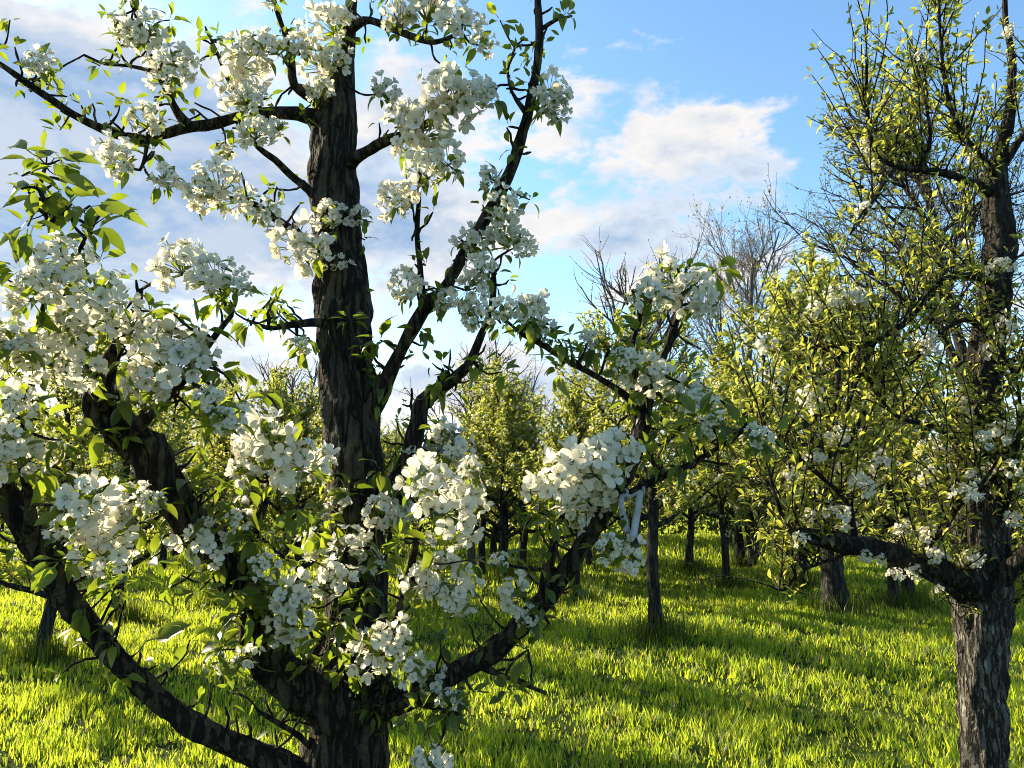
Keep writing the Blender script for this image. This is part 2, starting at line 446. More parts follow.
# ------------------------------------------------------------------ ground
mb = MB(); rng = np.random.default_rng(1)
gx = np.concatenate([np.linspace(-600, -40, 12), np.linspace(-34, 34, 70), np.linspace(40, 600, 12)])
gy = np.concatenate([np.linspace(-300, -8, 8), np.linspace(-6, 48, 60), np.linspace(55, 900, 14)])
def ground_z(x, y): return .05 * math.sin(x * .55 + .4 * y) * math.sin(y * .37 + 1.3) + .03 * math.sin(x * 1.3 - y * .9) if abs(x) < 40 and -6 < y < 50 else 0.0
def gz_arr(x, y): return np.where((np.abs(x) < 40) & (y > -6) & (y < 50), .05 * np.sin(x * .55 + .4 * y) * np.sin(y * .37 + 1.3) + .03 * np.sin(x * 1.3 - y * .9), 0)
X, Y = np.meshgrid(gx, gy); Z = gz_arr(X, Y)
ix = np.arange(X.size).reshape(X.shape)
mb.add(np.stack([X, Y, Z], -1).reshape(-1, 3), np.stack([ix[:-1, :-1], ix[:-1, 1:], ix[1:, 1:], ix[1:, :-1]], -1).reshape(-1, 4))
tag(mb.build('ground', GROUND), kind='structure')

# ------------------------------------------------------------------ orchard layout (base pixel x, base pixel y) -> ground points
def base_at(px, py):
    x = (px - 512) / F; u = (384 - py) / F
    dyy = math.cos(PITCH) - u * math.sin(PITCH); dzz = math.sin(PITCH) + u * math.cos(PITCH); k = -EYE / dzz
    return np.array((x * k, dyy * k, 0.0))


NEAR = [  # px, py, variant, scale, rz, label
    (655, 645, 0, .88, .3, 'slim orchard tree with a pale sunlit trunk edge, standing behind the white ribbon'),
    (838, 617, 1, 1.06, 1.2, 'stout grey trunked orchard tree with dark grass tuft at its foot'),
    (35, 664, 2, .95, 2.0, 'small blossoming tree with a short straight trunk seen left of the sloping lowest limb'),
    (726, 588, 3, .95, 4.0, 'thin trunked orchard tree halfway between the slim tree and the stout grey one'),
    (690, 572, 5, .95, 1.0, 'short trunked orchard tree just right of the slim pale edged tree'),
    (741, 567, 8, 1.0, 2.6, 'orchard tree with wide tufted foot, close behind the thin trunked tree'),
    (801, 588, 8, 1.08, .9, 'orchard tree with narrow black trunk close left of the stout grey trunk'),
    (893, 606, 3, .98, 5.2, 'dark trunked orchard tree, left one of the close pair under the long low limb'),
    (912, 604, 4, .9, 2.2, 'weedy footed orchard tree, right one of the close pair under the long low limb'),
    (504, 580, 6, 1.05, 3.0, 'orchard tree with sunlit trunk edge, left one of two behind the low blossom'),
    (521, 574, 4, .9, 4.4, 'fully dark orchard tree, right one of two behind the low blossom'),
    (574, 604, 7, .85, 5.0, 'orchard tree whose dark trunk shows just below the rising right limb of the front tree'),
    (122, 616, 7, .9, 2.9, 'orchard tree with a shaded trunk in the darkness above the sloping lowest limb'),
    (292, 603, 7, .85, 1.1, 'orchard tree whose low crown fills the gap right behind the main trunk'),
    (215, 600, 6, .95, .4, 'orchard tree behind the blossoms between the two left limbs of the front tree'),
]
FAR = []
rr = random.Random(11)
for k, y in enumerate([14.8, 17.6, 20.6, 26.5]):
    half = .72 * y + 1.5; x = -half + rr.uniform(0, 1.5)
    while x < half:
        FAR.append((x + rr.uniform(-.5, .5), y + rr.uniform(-.6, .6), rr.choice((3, 4, 6, 6, 7, 7)), rr.uniform(.85, 1.1), rr.uniform(0, 6.28))); x += 2.7
SHADE = [(-8.2, 9.5, 3, .95, .2)]   # the rows go on past the left edge of the picture
FOOT = [(base_at(a, b)[0], base_at(a, b)[1]) for a, b, *_ in NEAR]

# ------------------------------------------------------------------ grass
rng = np.random.default_rng(9)
BL = np.array([(-.5, 0, 0), (.5, 0, 0), (-.36, .10, .5), (.36, .10, .5), (0, .42, 1.0)])
def grass_band(mb, y0, y1, dens, width, hmin, hmax):
    half1 = .74 * y1 + 1.2; n = int(dens * (y1 - y0) * 2 * half1)
    x = rng.uniform(-half1, half1, n); y = rng.uniform(y0, y1, n); keep = np.abs(x) < .74 * y + 1.2; x, y = x[keep], y[keep]
    lump = np.array([.7 * mnoise.noise((a * 1.7, b * 1.7, 0)) + .6 * mnoise.noise((a * 4.3, b * 4.3, 5)) + (.75 * mnoise.noise((a * 9, b * 9, 7)) if y1 < 20 else 0) for a, b in zip(x, y)])
    keep = rng.random(len(x)) < np.clip(.72 + .9 * lump, .36, 1); x, y, lump = x[keep], y[keep], lump[keep]
    h = rng.uniform(hmin, hmax, len(x)) * np.clip(1 + .95 * lump, .5, 2.1)
    put_grass(mb, x, y, h, width, .42)
def put_grass(mb, x, y, h, width, lean):
    n = len(x); a = rng.uniform(0, 6.283, n); ca, sa = np.cos(a), np.sin(a)
    w = width * rng.uniform(.6, 1.3, n); k = h * rng.uniform(.2, 1.5, n) * lean / .42
    v = np.zeros((n, 5, 3))
    for j, (bx, by, bz) in enumerate(BL):
        v[:, j, 0] = x + ca * bx * w - sa * by * k; v[:, j, 1] = y + sa * bx * w + ca * by * k; v[:, j, 2] = bz * h
    v[:, :, 2] += (gz_arr(x, y) - .012)[:, None]
    o = (np.arange(n) * 5)[:, None]
    mb.add(v.reshape(-1, 3), (np.array([[0, 1, 3, 2]]) + o), (np.array([[2, 3, 4]]) + o))
mb = MB()
grass_band(mb, 2.6, 6.0, 2900, .012, .035, .088)
grass_band(mb, 6.0, 10.0, 1700, .016, .038, .095)
grass_band(mb, 10.0, 17.0, 680, .019, .045, .105)
grass_band(mb, 17.0, 32.0, 150, .030, .08, .17)
grass_band(mb, 32.0, 60.0, 22, .07, .09, .2)
tag(mb.build('grass', GRASS), label='bright green spring grass under the orchard trees', kind='stuff')
mb = MB()
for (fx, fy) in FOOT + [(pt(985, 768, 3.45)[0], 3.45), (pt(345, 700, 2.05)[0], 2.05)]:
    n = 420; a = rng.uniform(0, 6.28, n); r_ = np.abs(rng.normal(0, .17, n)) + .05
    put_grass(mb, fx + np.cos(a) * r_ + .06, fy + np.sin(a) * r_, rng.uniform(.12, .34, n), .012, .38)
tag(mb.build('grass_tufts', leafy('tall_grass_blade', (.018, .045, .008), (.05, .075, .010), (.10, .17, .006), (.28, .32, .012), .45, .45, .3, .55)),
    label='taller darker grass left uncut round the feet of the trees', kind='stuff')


mb = MB(); n = 3600; x = rng.uniform(-7, 7, n); y = rng.uniform(2.8, 13, n)
k = np.array([mnoise.noise((a * .8, b * .8, 20)) + .5 * mnoise.noise((a * 2.9, b * 2.9, 21)) for a, b in zip(x, y)]) > .12
x, y = x[k], y[k]; n = len(x); d = rng.normal(size=(n, 3)); d[:, 2] = np.abs(d[:, 2]) * .6 + .15
add_low(mb, np.column_stack([x, y, gz_arr(x, y) + rng.uniform(0, .04, n)]), d, np.tile((0, 0, 1.0), (n, 1)) + rng.normal(0, .3, (n, 3)), rng.uniform(.04, .10, n), rng)
tag(mb.build('ground_weeds', leafy('weed_leaf', (.02, .05, .012), (.07, .11, .02), (.10, .18, .01), (.32, .38, .02), .4, .5, .3)), label='patches of small broad leaved weeds in the grass', kind='stuff')


# ------------------------------------------------------------------ orchard tree kinds
def shoot_points(p, d, L, rng, n=5, rise=.25, wob=.15):
    pts = [np.array(p, float)]; d = unit(d)
    for i in range(n):
        d = unit(d + rvec(rng) * wob + np.array((0, 0, rise / n))); pts.append(pts[-1] + d * L / n)
    return np.array(pts)


def rosettes(P, rng, every, nl, size, L):
    """leaf positions in whorls along polyline P -> appended to lists in L"""
    seg = np.linalg.norm(np.diff(P, axis=0), axis=1); tot = seg.sum(); s = np.concatenate([[0], np.cumsum(seg)])
    for t in np.arange(every * rng.uniform(.3, 1), tot + every * .3, every):
        t = min(t, tot); c = np.array([np.interp(t, s, P[:, k]) for k in range(3)]); ax = unit(P[-1] - P[0]) * .7 + np.array((0, 0, .5))
        for _ in range(rng.integers(max(1, nl - 2), nl + 2)):
            d = unit(rvec(rng) + ax * .75); L[0].append(c + rvec(rng) * .008); L[1].append(d); L[2].append(unit(np.array((0, 0, 1.0)) + rvec(rng) * .6)); L[3].append(size * rng.uniform(.6, 1.25))


def orchard_tree(seed, H, trunk_r, nlimb, leaf_every, nl, leaf_size, blossom, clear=.95, spread=1.35, col=None):
    rng = np.random.default_rng(seed); tk = MB(); lf = ([], [], [], []); bl = MB(); low = MB()
    hs_ = np.linspace(0, H, 9); off = np.cumsum(rng.normal(0, .028, (9, 2)), 0); off[0] = 0
    P = np.column_stack([off[:, 0] + rng.normal(0, .03) * hs_, off[:, 1], hs_]); rad = trunk_r * np.array([1.35, 1.02, .95, .9, .74, .6, .45, .28, .12]); P[0, 2] = -.12
    Q, q = spline(P, rad, .09); tube(tk, Q, q, 12, 0, .16, 6)
    for i in range(nlimb):
        f = (i + rng.uniform(0, .8)) / nlimb; z0 = clear + (H * .93 - clear) * f; j = np.argmin(abs(Q[:, 2] - z0)); p0 = Q[j]; a = i * 2.4 + rng.normal() * .4
        L = spread * (1 - .62 * f) * rng.uniform(.65, 1.2); d = np.array((math.cos(a), math.sin(a), .28 + .75 * f + rng.normal() * .14))
        P2 = shoot_points(p0, d, L, rng, 6, .55, .20); r2 = np.linspace(q[j] * .55, .007, 7); A, ar = spline(P2, r2, .07); tube(tk, A, ar, 7, 0, .12, 9)
        ns = int(5 + L * 6)
        for _ in range(ns):
            k = rng.integers(len(A) // 5, len(A)); d2 = unit(np.array((math.cos(a), math.sin(a), 0)) * .3 + rvec(rng) * .8 + np.array((0, 0, .75)))
            B = shoot_points(A[k], d2, rng.uniform(.22, .62), rng, 4, .3, .22); tube(tk, B, np.linspace(.0075, .003, 5), 4, 0)
            rosettes(B, rng, leaf_every, nl, leaf_size, lf)
            for _b in range(rng.poisson(blossom)):
                c = B[rng.integers(1, 5)] + rvec(rng) * .04; v, t = CLUMPS[rng.integers(0, 4)]; bl.add((v @ basis_from_z(rvec(rng) + np.array((0, 0, .6)), rng).T) * rng.uniform(.7, 1.25) + c, None, t, 0)
        rosettes(A[len(A) // 4:], rng, leaf_every * 1.2, nl, leaf_size, lf)
    add_low(low, *lf, rng)
    return tk, low, bl


KINDS = []
for (seed, H, tr, nlb, le, nl, ls, bs, clear, spread) in [
        (101, 3.55, .07, 21, .050, 6, .062, 1.5, 1.25, 1.3), (102, 3.8, .125, 27, .048, 6, .062, 1.8, 1.0, 1.65), (103, 2.9, .058, 20, .052, 6, .064, 2.4, .48, 1.35),
        (104, 3.3, .062, 18, .055, 6, .058, 1.6, .85, 1.35), (105, 3.2, .085, 20, .052, 6, .060, 1.8, .75, 1.5), (106, 3.6, .07, 19, .055, 6, .058, 1.4, .85, 1.3),
        (107, 2.9, .075, 26, .052, 6, .064, 1.5, .55, 1.55), (108, 3.4, .08, 26, .052, 6, .064, 1.2, .6, 1.45), (109, 4.3, .09, 30, .050, 6, .078, .5, .9, 1.35)]:
    tk, lo, bl = orchard_tree(seed, H, tr, nlb, le, nl, ls, bs, clear, spread)
    KINDS.append([('trunk', tk.mesh('trunk', [BARK_BG])), ('crown', lo.mesh('crown', [LEAF_BG])), ('blossom', bl.mesh('blossom', [PETAL]))])


def place_tree(kind, loc, rz, sc, label, group=None):
    r = thing('orchard_tree', label, 'tree', loc, group, rz); r.scale = (sc,) * 3
    for nm, me in KINDS[kind]:
        o = bpy.data.objects.new(nm, me); COL.objects.link(o); o.parent = r
    return r


for (px, py, k, sc, rz, lab) in NEAR:
    b = base_at(px, py); place_tree(k, (b[0], b[1], ground_z(b[0], b[1]) - .02), rz, sc, lab)
for (x, y, k, sc, rz) in FAR:
    place_tree(k, (x, y, ground_z(x, y) - .02), rz, sc, 'small leafy orchard tree in the crowded far rows', 'orchard trees in the far rows')
for (x, y, k, sc, rz) in SHADE:
    place_tree(k, (x, y, 0), rz, sc, 'orchard tree of the row that goes on past the left edge', 'orchard trees beyond the left edge')


# ------------------------------------------------------------------ bare trees behind
def bare_tree(seed, H, r0, levels, spread_, first=.28, upr=.25, bud=.5, more=1.0):
    rng = np.random.default_rng(seed); mb = MB(); tips = ([], [], [], [])
    def grow(p, d, L, r, lv):
        n = 6 if lv < 2 else 4
        P = shoot_points(p, d, L, rng, n, upr, .13 + .03 * lv); rad = np.linspace(r, r * .55 if lv < levels else r * .35, n + 1)
        tube(mb, P, rad, 8 if lv == 0 else (5 if lv < 3 else 3), 0)
        if lv >= levels - 1:
            for k in range(1, n + 1):
                if rng.random() < bud:
                    tips[0].append(P[k]); tips[1].append(unit(d + rvec(rng))); tips[2].append(rvec(rng)); tips[3].append(H * .006 * rng.uniform(.6, 1.4))
        if lv >= levels: return
        m = {0: 14, 1: 7, 2: 5, 3: 4}.get(lv, 3)
        for i in range(int(m * more)):
            f = first + (1 - first) * (i + rng.random()) / m if lv == 0 else rng.uniform(.2, 1.0); x = f * n; k = min(n - 1, int(x)); c = P[k] + (P[k + 1] - P[k]) * (x - k)
            t = unit(P[k + 1] - P[k]); s_ = np.cross(t, rvec(rng)); ang = spread_ * rng.uniform(.6, 1.2)
            grow(c, unit(t * math.cos(ang) + unit(s_) * math.sin(ang)), L * (.62 if lv else .5) * (1.15 - .6 * (f if lv == 0 else .5 * f)) * rng.uniform(.75, 1.15), r * (.5 if lv else .42) * rng.uniform(.8, 1.1), lv + 1)
    grow(np.array((0, 0, -.2)), np.array((0, 0, 1.0)), H * .8, r0, 0)
    lo = MB(); add_low(lo, *tips, rng); return mb, lo


def place_bare(seed, px, d, H, r0, levels, spread_, label, first=.28, upr=.25, bud=.5, rz=0, name='bare_tree', group=None, budmat=None, more=1.0, bark=None):
    tk, lo = bare_tree(seed, H, r0, levels, spread_, first, upr, bud, more); x = (px - 512) / F * d / math.cos(PITCH)
    r = thing(name, label, 'tree', (x, d, 0), group, rz)
    tk.build('trunk', bark or BARK_BARE, r); lo.build('crown', budmat or BUD, r); return r


place_bare(21, 738, 34, 14.6, .15, 4, .64, 'tall leafless tree with a rounded fan of fine twigs against the cloud')
place_bare(22, 985, 19, 13.0, .17, 4, .75, 'tall leafless tree with dark budded twigs behind the top of the thick cracked pear tree', .22, .2, .95, more=1.1, bark=BARK_BG)
place_bare(23, 850, 26, 9.5, .16, 4, .6, 'budding small leaved tree between the fan shaped leafless tree and the thick cracked pear tree', .25, .25, .9, budmat=LEAF_BG)
place_bare(24, 628, 15, 6.0, .09, 3, .6, 'sparse budding tree with bare twigs left of the blossoming limb tip', .3, .2, .8)
place_bare(25, 292, 20, 5.2, .10, 3, .7, 'sparse dark tree with knotty twigs just left of the main trunk', .3, .15, .8)
place_bare(26, 474, 16, 4.6, .09, 3, .6, 'sparse dark limbed tree standing before the far dark roof', .3, .2, .8)
place_bare(27, 522, 24, 5.0, .09, 3, .55, 'loosely leaved young tree with upright shoots beside the far dark roof', .2, .3, 1.0, budmat=LEAF_BG)

# spruce tip
mb = MB(); lo = MB(); rng = np.random.default_rng(31); Hs = 5.2
tube(mb, [(0, 0, -.1), (0, 0, Hs * .5), (.03, 0, Hs)], [.09, .05, .008], 7)
L_ = ([], [], [], [])
for i in range(260):
    f = i / 260; z = .5 + f * (Hs - .55); a = i * 2.4; L2 = .85 * (1 - f) ** .8 + .07; d = np.array((math.cos(a), math.sin(a), .15 - .4 * (1 - f)))
    P = shoot_points((0, 0, z), d, L2, rng, 3, .2, .05); tube(mb, P, [.009, .007, .005, .003], 3)
    for k in range(int(8 + L2 * 26)):
        t = rng.random() * 3; j = min(2, int(t)); L_[0].append(P[j] + (P[j + 1] - P[j]) * (t - j)); L_[1].append(unit(d + rvec(rng) * .8)); L_[2].append(rvec(rng)); L_[3].append(.06)
add_low(lo, *L_, rng)
r = thing('spruce_tree', 'slender dark spruce whose pointed tip shows above the big right blossom bunch', 'tree', ((582 - 512) / F * 26, 26, 0)); r.scale = (.82,) * 3
mb.build('trunk', BARK_BARE, r); lo.build('crown', LEAF_DARK, r)

# hedge closing the far side of the orchard: many leaf sprays on stems
def hedge(name, label, x0, x1, y, h, n, seed):
    rng = np.random.default_rng(seed); lo = MB(); st = MB()
    pos = np.column_stack([rng.uniform(x0, x1, n), y + rng.normal(0, .55, n), rng.uniform(0.05, 1, n) ** .8])
    top = np.array([h * (1 + .35 * mnoise.noise((a * .35, seed, 0)) + .15 * mnoise.noise((a * 1.3, seed, 3))) for a in pos[:, 0]]); pos[:, 2] *= top
    d = rng.normal(size=(n, 3)); d[:, 2] += .6; add_low(lo, pos, d, rng.normal(size=(n, 3)), rng.uniform(.10, .22, n), rng)
    stems = []
    for i in range(14):
        x = rng.uniform(x0, x1); st = MB(); stems.append((st, 'stem', BARK_BG)); tube(st, shoot_points((x, y + rng.normal() * .3, -.05), (rng.normal() * .2, 0, 1), h * .9, rng, 4, .1, .1), np.linspace(.03, .01, 5), 5)
    r = thing(name, label, 'hedge', ((x0 + x1) / 2, y, 0))
    for m_, nm, mt in stems + [(lo, 'foliage', LEAF_DARK)]:
        o = m_.build(nm, mt, r); o.location = (-(x0 + x1) / 2, -y, 0)
    return r


hedge('hedge', 'dark unclipped hedge closing off the far end of the orchard', -23, 23, 23.6, 2.3, 24000, 3)

# ------------------------------------------------------------------ far buildings
def box(mb, x0, x1, y0, y1, z0, z1, mat=0):
    v = [(x, y, z) for z in (z0, z1) for y in (y0, y1) for x in (x0, x1)]
    mb.smooth = False
    mb.add(v, [(0, 2, 3, 1), (4, 5, 7, 6), (0, 1, 5, 4), (2, 6, 7, 3), (0, 4, 6, 2), (1, 3, 7, 5)], None, mat)


def shed(name, label, cx, y, w, dp, hw, hr, wallm, roofm, over=.3):
    r = thing(name, label, 'shed', (cx, y, 0)); m = MB(); m.smooth = False
    m.add([(-w, 0, -.1), (w, 0, -.1), (w, dp, -.1), (-w, dp, -.1), (-w, 0, hw), (w, 0, hw), (w, dp, hw), (-w, dp, hw), (-w, dp / 2, hr), (w, dp / 2, hr)],
          [(0, 1, 5, 4), (2, 3, 7, 6)], [])
    m.add([(-w, 0, -.1), (-w, dp, -.1), (-w, dp, hw), (-w, dp / 2, hr), (-w, 0, hw)], None, [(0, 4, 3), (0, 3, 1), (1, 3, 2)])
    m.add([(w, 0, -.1), (w, dp, -.1), (w, dp, hw), (w, dp / 2, hr), (w, 0, hw)], None, [(0, 3, 4), (0, 1, 3), (1, 2, 3)])
    n = int(w * 2 / .25)
    for i in range(n + 1): box(m, -w + i * 2 * w / n - .02, -w + i * 2 * w / n + .02, -.03, -.003, 0, hw - .02)
    m.build('wall', wallm, r)
    m = MB(); m.smooth = False; sl = (hr - hw) / (dp / 2); t = .08
    for sgn in (0, 1):
        ya, yb = (-over, dp / 2) if not sgn else (dp + over, dp / 2); za, zb = hw - over * sl + .03, hr + .03
        v = [(-w - over, ya, za), (w + over, ya, za), (w + over, yb, zb), (-w - over, yb, zb)]; v += [(a, b, c + t) for a, b, c in v]
        m.add(v, [(0, 1, 2, 3), (4, 7, 6, 5), (0, 4, 5, 1), (1, 5, 6, 2), (2, 6, 7, 3), (3, 7, 4, 0)])
    m.build('roof', roofm, r)
    m = MB(); box(m, -.55, .55, -.06, -.031, 0, 2.0); d_ = m.build('door', wallm, r)
    return r


shed('barn', 'dark roofed barn half hidden behind a sparse tree, straight ridge at the skyline', (474 - 512) / F * 44, 42, 2.6, 7, 2.9, 4.75, WOODW, ROOF)
shed('blue_shed', 'deep blue sheet metal shed glimpsed under the thick left limb', (112 - 512) / F * 31, 31, 2.2, 3, 2.95, 3.35, BLUE, BLUE, .06)

# ------------------------------------------------------------------ big pear tree on the right
class Tree:
    """limbs drawn as pixel, distance and width triples; everything becomes world geometry"""
    def __init__(s, name, label, root_px, d, bark):
        b = pt(root_px, 700, d); s.o = np.array((b[0], d, 0.0)); s.root = thing(name, label, 'tree', tuple(s.o)); s.bark = bark; s.limbs = []; s.samples = []
    def limb(s, part, pts, sides=10, rough=.12, freq=9, ridges=0, extra=None, step=.03):
        P = [pt(a, b, c) for a, b, c, w in pts]; r = [w / 2 * c / F for a, b, c, w in pts]
        if extra: P = [np.array(e[0]) for e in extra] + P; r = [e[1] for e in extra] + r
        Q, q = spline(P, r, step); mb = MB(); tube(mb, Q, q, sides, 0, rough, freq, ridges)
        s.limbs.append((part, mb)); i = len(s.limbs) - 1
        for a, b in zip(Q, q): s.samples.append((a, b, i))
        return i
    def prep(s):
        s.SP = np.array([x[0] for x in s.samples]); s.SL = np.array([x[2] for x in s.samples]); s.SR = np.array([x[1] for x in s.samples])
        p = s.SP - np.array((0, 0, EYE)); cy, sy = math.cos(PITCH), math.sin(PITCH)
        fw = p[:, 1] * cy + p[:, 2] * sy; up = -p[:, 1] * sy + p[:, 2] * cy; s.PX = np.column_stack([512 + F * p[:, 0] / fw, 384 - F * up / fw])
    def nearest(s, px, py): return int(np.argmin(((s.PX - (px, py)) ** 2).sum(1)))
    def finish(s):
        for part, mb in s.limbs:
            o = mb.build(part, s.bark if part == 'trunk' or s.bark is BARK_FRONT else BARK_SHADED, s.root); o.location = -Vector(s.o)


FT = Tree('pear_tree', 'large gnarled pear tree full of white blossom with dark forking trunk', 345, 2.05, BARK_FRONT)
tx = pt(345, 760, 2.05)
FT.limb('trunk', [(343, 760, 2.05, 84), (346, 725, 2.05, 78), (352, 680, 2.06, 68), (356, 620, 2.08, 60), (357, 560, 2.1, 58), (357, 500, 2.12, 56), (354, 440, 2.14, 55), (347, 370, 2.16, 52),
                  (342, 300, 2.18, 52), (337, 240, 2.2, 50), (334, 180, 2.22, 47), (335, 125, 2.24, 44), (339, 85, 2.25, 30), (347, 50, 2.26, 16), (350, 20, 2.27, 13), (352, -20, 2.28, 11), (350, -70, 2.3, 8)],
        40, .12, 5, .22, extra=[((tx[0] - .05, 2.05, -.1), .19), ((tx[0] - .03, 2.05, .18), .14), ((tx[0] - .01, 2.05, .6), .118)], step=.02)
LIMBS = [
    [(335, 800, 2.02, 50), (300, 775, 1.98, 46), (250, 752, 1.92, 40), (200, 728, 1.86, 36), (150, 692, 1.8, 34), (105, 645, 1.74, 34), (65, 595, 1.68, 36), (38, 550, 1.64, 38), (12, 505, 1.6, 38), (-25, 450, 1.56, 34), (-60, 390, 1.5, 26)],
    [(345, 720, 2.02, 60), (318, 700, 1.96, 54), (288, 680, 1.9, 50), (266, 645, 1.86, 44), (248, 600, 1.82, 42), (222, 560, 1.78, 42), (190, 525, 1.74, 44), (166, 485, 1.7, 46), (146, 450, 1.68, 50), (115, 428, 1.66, 48), (98, 405, 1.64, 38), (103, 375, 1.62, 24), (118, 345, 1.6, 16), (134, 318, 1.6, 12), (140, 290, 1.6, 8)],
    [(350, 720, 2.03, 60), (385, 706, 1.98, 40), (425, 690, 1.93, 30), (462, 670, 1.89, 30), (500, 645, 1.86, 31), (530, 616, 1.84, 30), (556, 585, 1.82, 27), (576, 556, 1.8, 26), (594, 528, 1.8, 25), (616, 492, 1.81, 24), (634, 455, 1.82, 26), (642, 425, 1.84, 24), (648, 398, 1.85, 20), (660, 365, 1.86, 14), (672, 335, 1.86, 12), (680, 305, 1.87, 9), (684, 275, 1.87, 6)],
    [(362, 540, 2.1, 40), (385, 510, 2.08, 28), (402, 480, 2.06, 24), (412, 450, 2.04, 22), (418, 420, 2.03, 20), (424, 402, 2.02, 18), (445, 386, 2.0, 15), (468, 366, 1.98, 11), (480, 338, 1.97, 9), (490, 312, 1.96, 8), (494, 285, 1.95, 7), (492, 262, 1.95, 4)],
    [(355, 430, 2.13, 36), (380, 395, 2.1, 20), (398, 356, 2.07, 16), (424, 310, 2.04, 15), (442, 293, 2.02, 14), (460, 262, 2.0, 14), (489, 212, 1.97, 15), (511, 170, 1.95, 14), (523, 130, 1.93, 13), (531, 100, 1.92, 12), (539, 50, 1.9, 11), (538, 5, 1.89, 9), (534, -50, 1.88, 6)],
    [(335, 122, 2.23, 26), (305, 115, 2.2, 18), (272, 113, 2.17, 14), (240, 117, 2.14, 14), (212, 125, 2.11, 14), (190, 127, 2.09, 15), (160, 135, 2.06, 13), (140, 140, 2.04, 11), (105, 130, 2.0, 10), (70, 112, 1.96, 9), (30, 85, 1.92, 8), (0, 64, 1.9, 7), (-30, 45, 1.88, 5)],
    [(345, 165, 2.2, 22), (366, 152, 2.14, 13), (388, 140, 2.08, 12), (412, 132, 2.02, 10), (436, 118, 1.98, 8), (462, 100, 1.95, 6)],
    [(335, 112, 2.22, 24), (313, 98, 2.18, 13), (294, 85, 2.15, 11), (291, 58, 2.12, 9), (284, 32, 2.1, 7), (276, 8, 2.08, 6), (270, -20, 2.06, 4)],
    [(330, 215, 2.19, 18), (309, 190, 2.15, 10), (292, 176, 2.12, 9), (275, 160, 2.08, 8), (258, 147, 2.05, 7), (244, 128, 2.02, 5)],
    [(345, 327, 2.16, 20), (318, 322, 2.1, 11), (290, 325, 2.03, 9), (268, 328, 1.97, 6), (252, 322, 1.93, 4)],
    [(340, 262, 2.18, 18), (315, 245, 2.12, 11), (296, 232, 2.08, 10), (277, 220, 2.03, 10), (258, 206, 1.98, 8), (240, 198, 1.95, 5)],
    [(348, 30, 2.26, 16), (368, 20, 2.22, 9), (394, 30, 2.17, 9), (416, 38, 2.12, 8), (436, 42, 2.08, 6), (462, 32, 2.05, 4)],
    [(188, 125, 2.08, 14), (178, 112, 2.06, 10), (166, 90, 2.03, 8), (157, 70, 2.01, 7), (150, 48, 1.99, 6), (138, 18, 1.97, 6), (125, -15, 1.95, 4)],
    [(424, 306, 2.04, 8), (421, 275, 2.02, 7), (417, 235, 2.0, 6), (419, 200, 1.98, 6), (420, 165, 1.97, 5)],
    [(640, 425, 1.84, 16), (630, 400, 1.83, 9), (598, 377, 1.81, 7), (567, 361, 1.79, 6), (540, 344, 1.77, 6), (523, 335, 1.76, 5), (503, 318, 1.75, 3)],
    [(606, 510, 1.8, 14), (622, 497, 1.79, 8), (640, 488, 1.78, 8), (664, 476, 1.77, 8), (690, 464, 1.75, 7), (711, 452, 1.74, 6), (735, 437, 1.73, 6), (752, 418, 1.72, 4)],
    [(362, 700, 2.0, 20), (378, 668, 1.94, 11), (392, 635, 1.88, 9), (402, 600, 1.84, 9), (410, 570, 1.82, 9), (416, 540, 1.8, 8), (424, 510, 1.78, 5)],
    [(545, 602, 1.82, 18), (548, 570, 1.8, 13), (553, 548, 1.79, 10), (559, 528, 1.78, 7), (566, 505, 1.76, 4)],
    [(320, 700, 1.96, 16), (303, 676, 1.9, 8), (318, 648, 1.86, 8), (332, 620, 1.83, 7), (338, 590, 1.8, 4)],
    [(320, 750, 2.0, 14), (301, 737, 1.95, 7), (280, 724, 1.91, 6), (258, 711, 1.88, 4)],
    [(376, 710, 1.97, 14), (405, 704, 1.9, 8), (432, 706, 1.86, 7), (458, 714, 1.83, 4)],
    [(480, 664, 1.88, 12), (497, 673, 1.84, 6), (524, 684, 1.8, 5), (546, 693, 1.77, 4)],
    [(110, 420, 1.65, 20), (88, 370, 1.55, 9), (76, 310, 1.48, 8), (66, 262, 1.43, 7), (55, 222, 1.4, 7), (40, 190, 1.38, 6), (46, 165, 1.37, 4)],
    [(130, 436, 1.64, 16), (160, 405, 1.58, 11), (190, 372, 1.52, 10), (212, 340, 1.5, 8), (232, 315, 1.49, 6)],
    [(30, 540, 1.62, 20), (30, 500, 1.55, 10), (20, 450, 1.5, 9), (30, 400, 1.46, 8), (34, 350, 1.44, 7), (45, 300, 1.42, 5)],
    [(258, 620, 1.82, 22), (250, 560, 1.76, 12), (262, 510, 1.72, 10), (276, 470, 1.7, 8), (290, 440, 1.69, 5)],
    [(66, 270, 1.43, 5), (80, 248, 1.4, 4), (90, 228, 1.38, 4)],
    [(158, 72, 2.0, 6), (130, 66, 1.97, 4), (105, 64, 1.95, 4), (84, 55, 1.93, 3)],
    [(150, 130, 2.04, 8), (146, 150, 2.0, 5), (140, 170, 1.98, 4), (128, 165, 1.97, 3)],
    [(262, 110, 2.15, 8), (240, 98, 2.1, 6), (226, 75, 2.07, 5), (215, 48, 2.05, 4), (206, 30, 2.04, 3)],
    [(640, 400, 1.84, 9), (632, 350, 1.83, 6), (640, 318, 1.83, 5), (632, 290, 1.82, 3)],
    [(528, 115, 1.92, 8), (512, 92, 1.9, 4), (508, 70, 1.89, 3), (515, 48, 1.88, 3)],
    [(540, 30, 1.9, 7), (556, 20, 1.88, 5), (572, 16, 1.87, 3)],
]
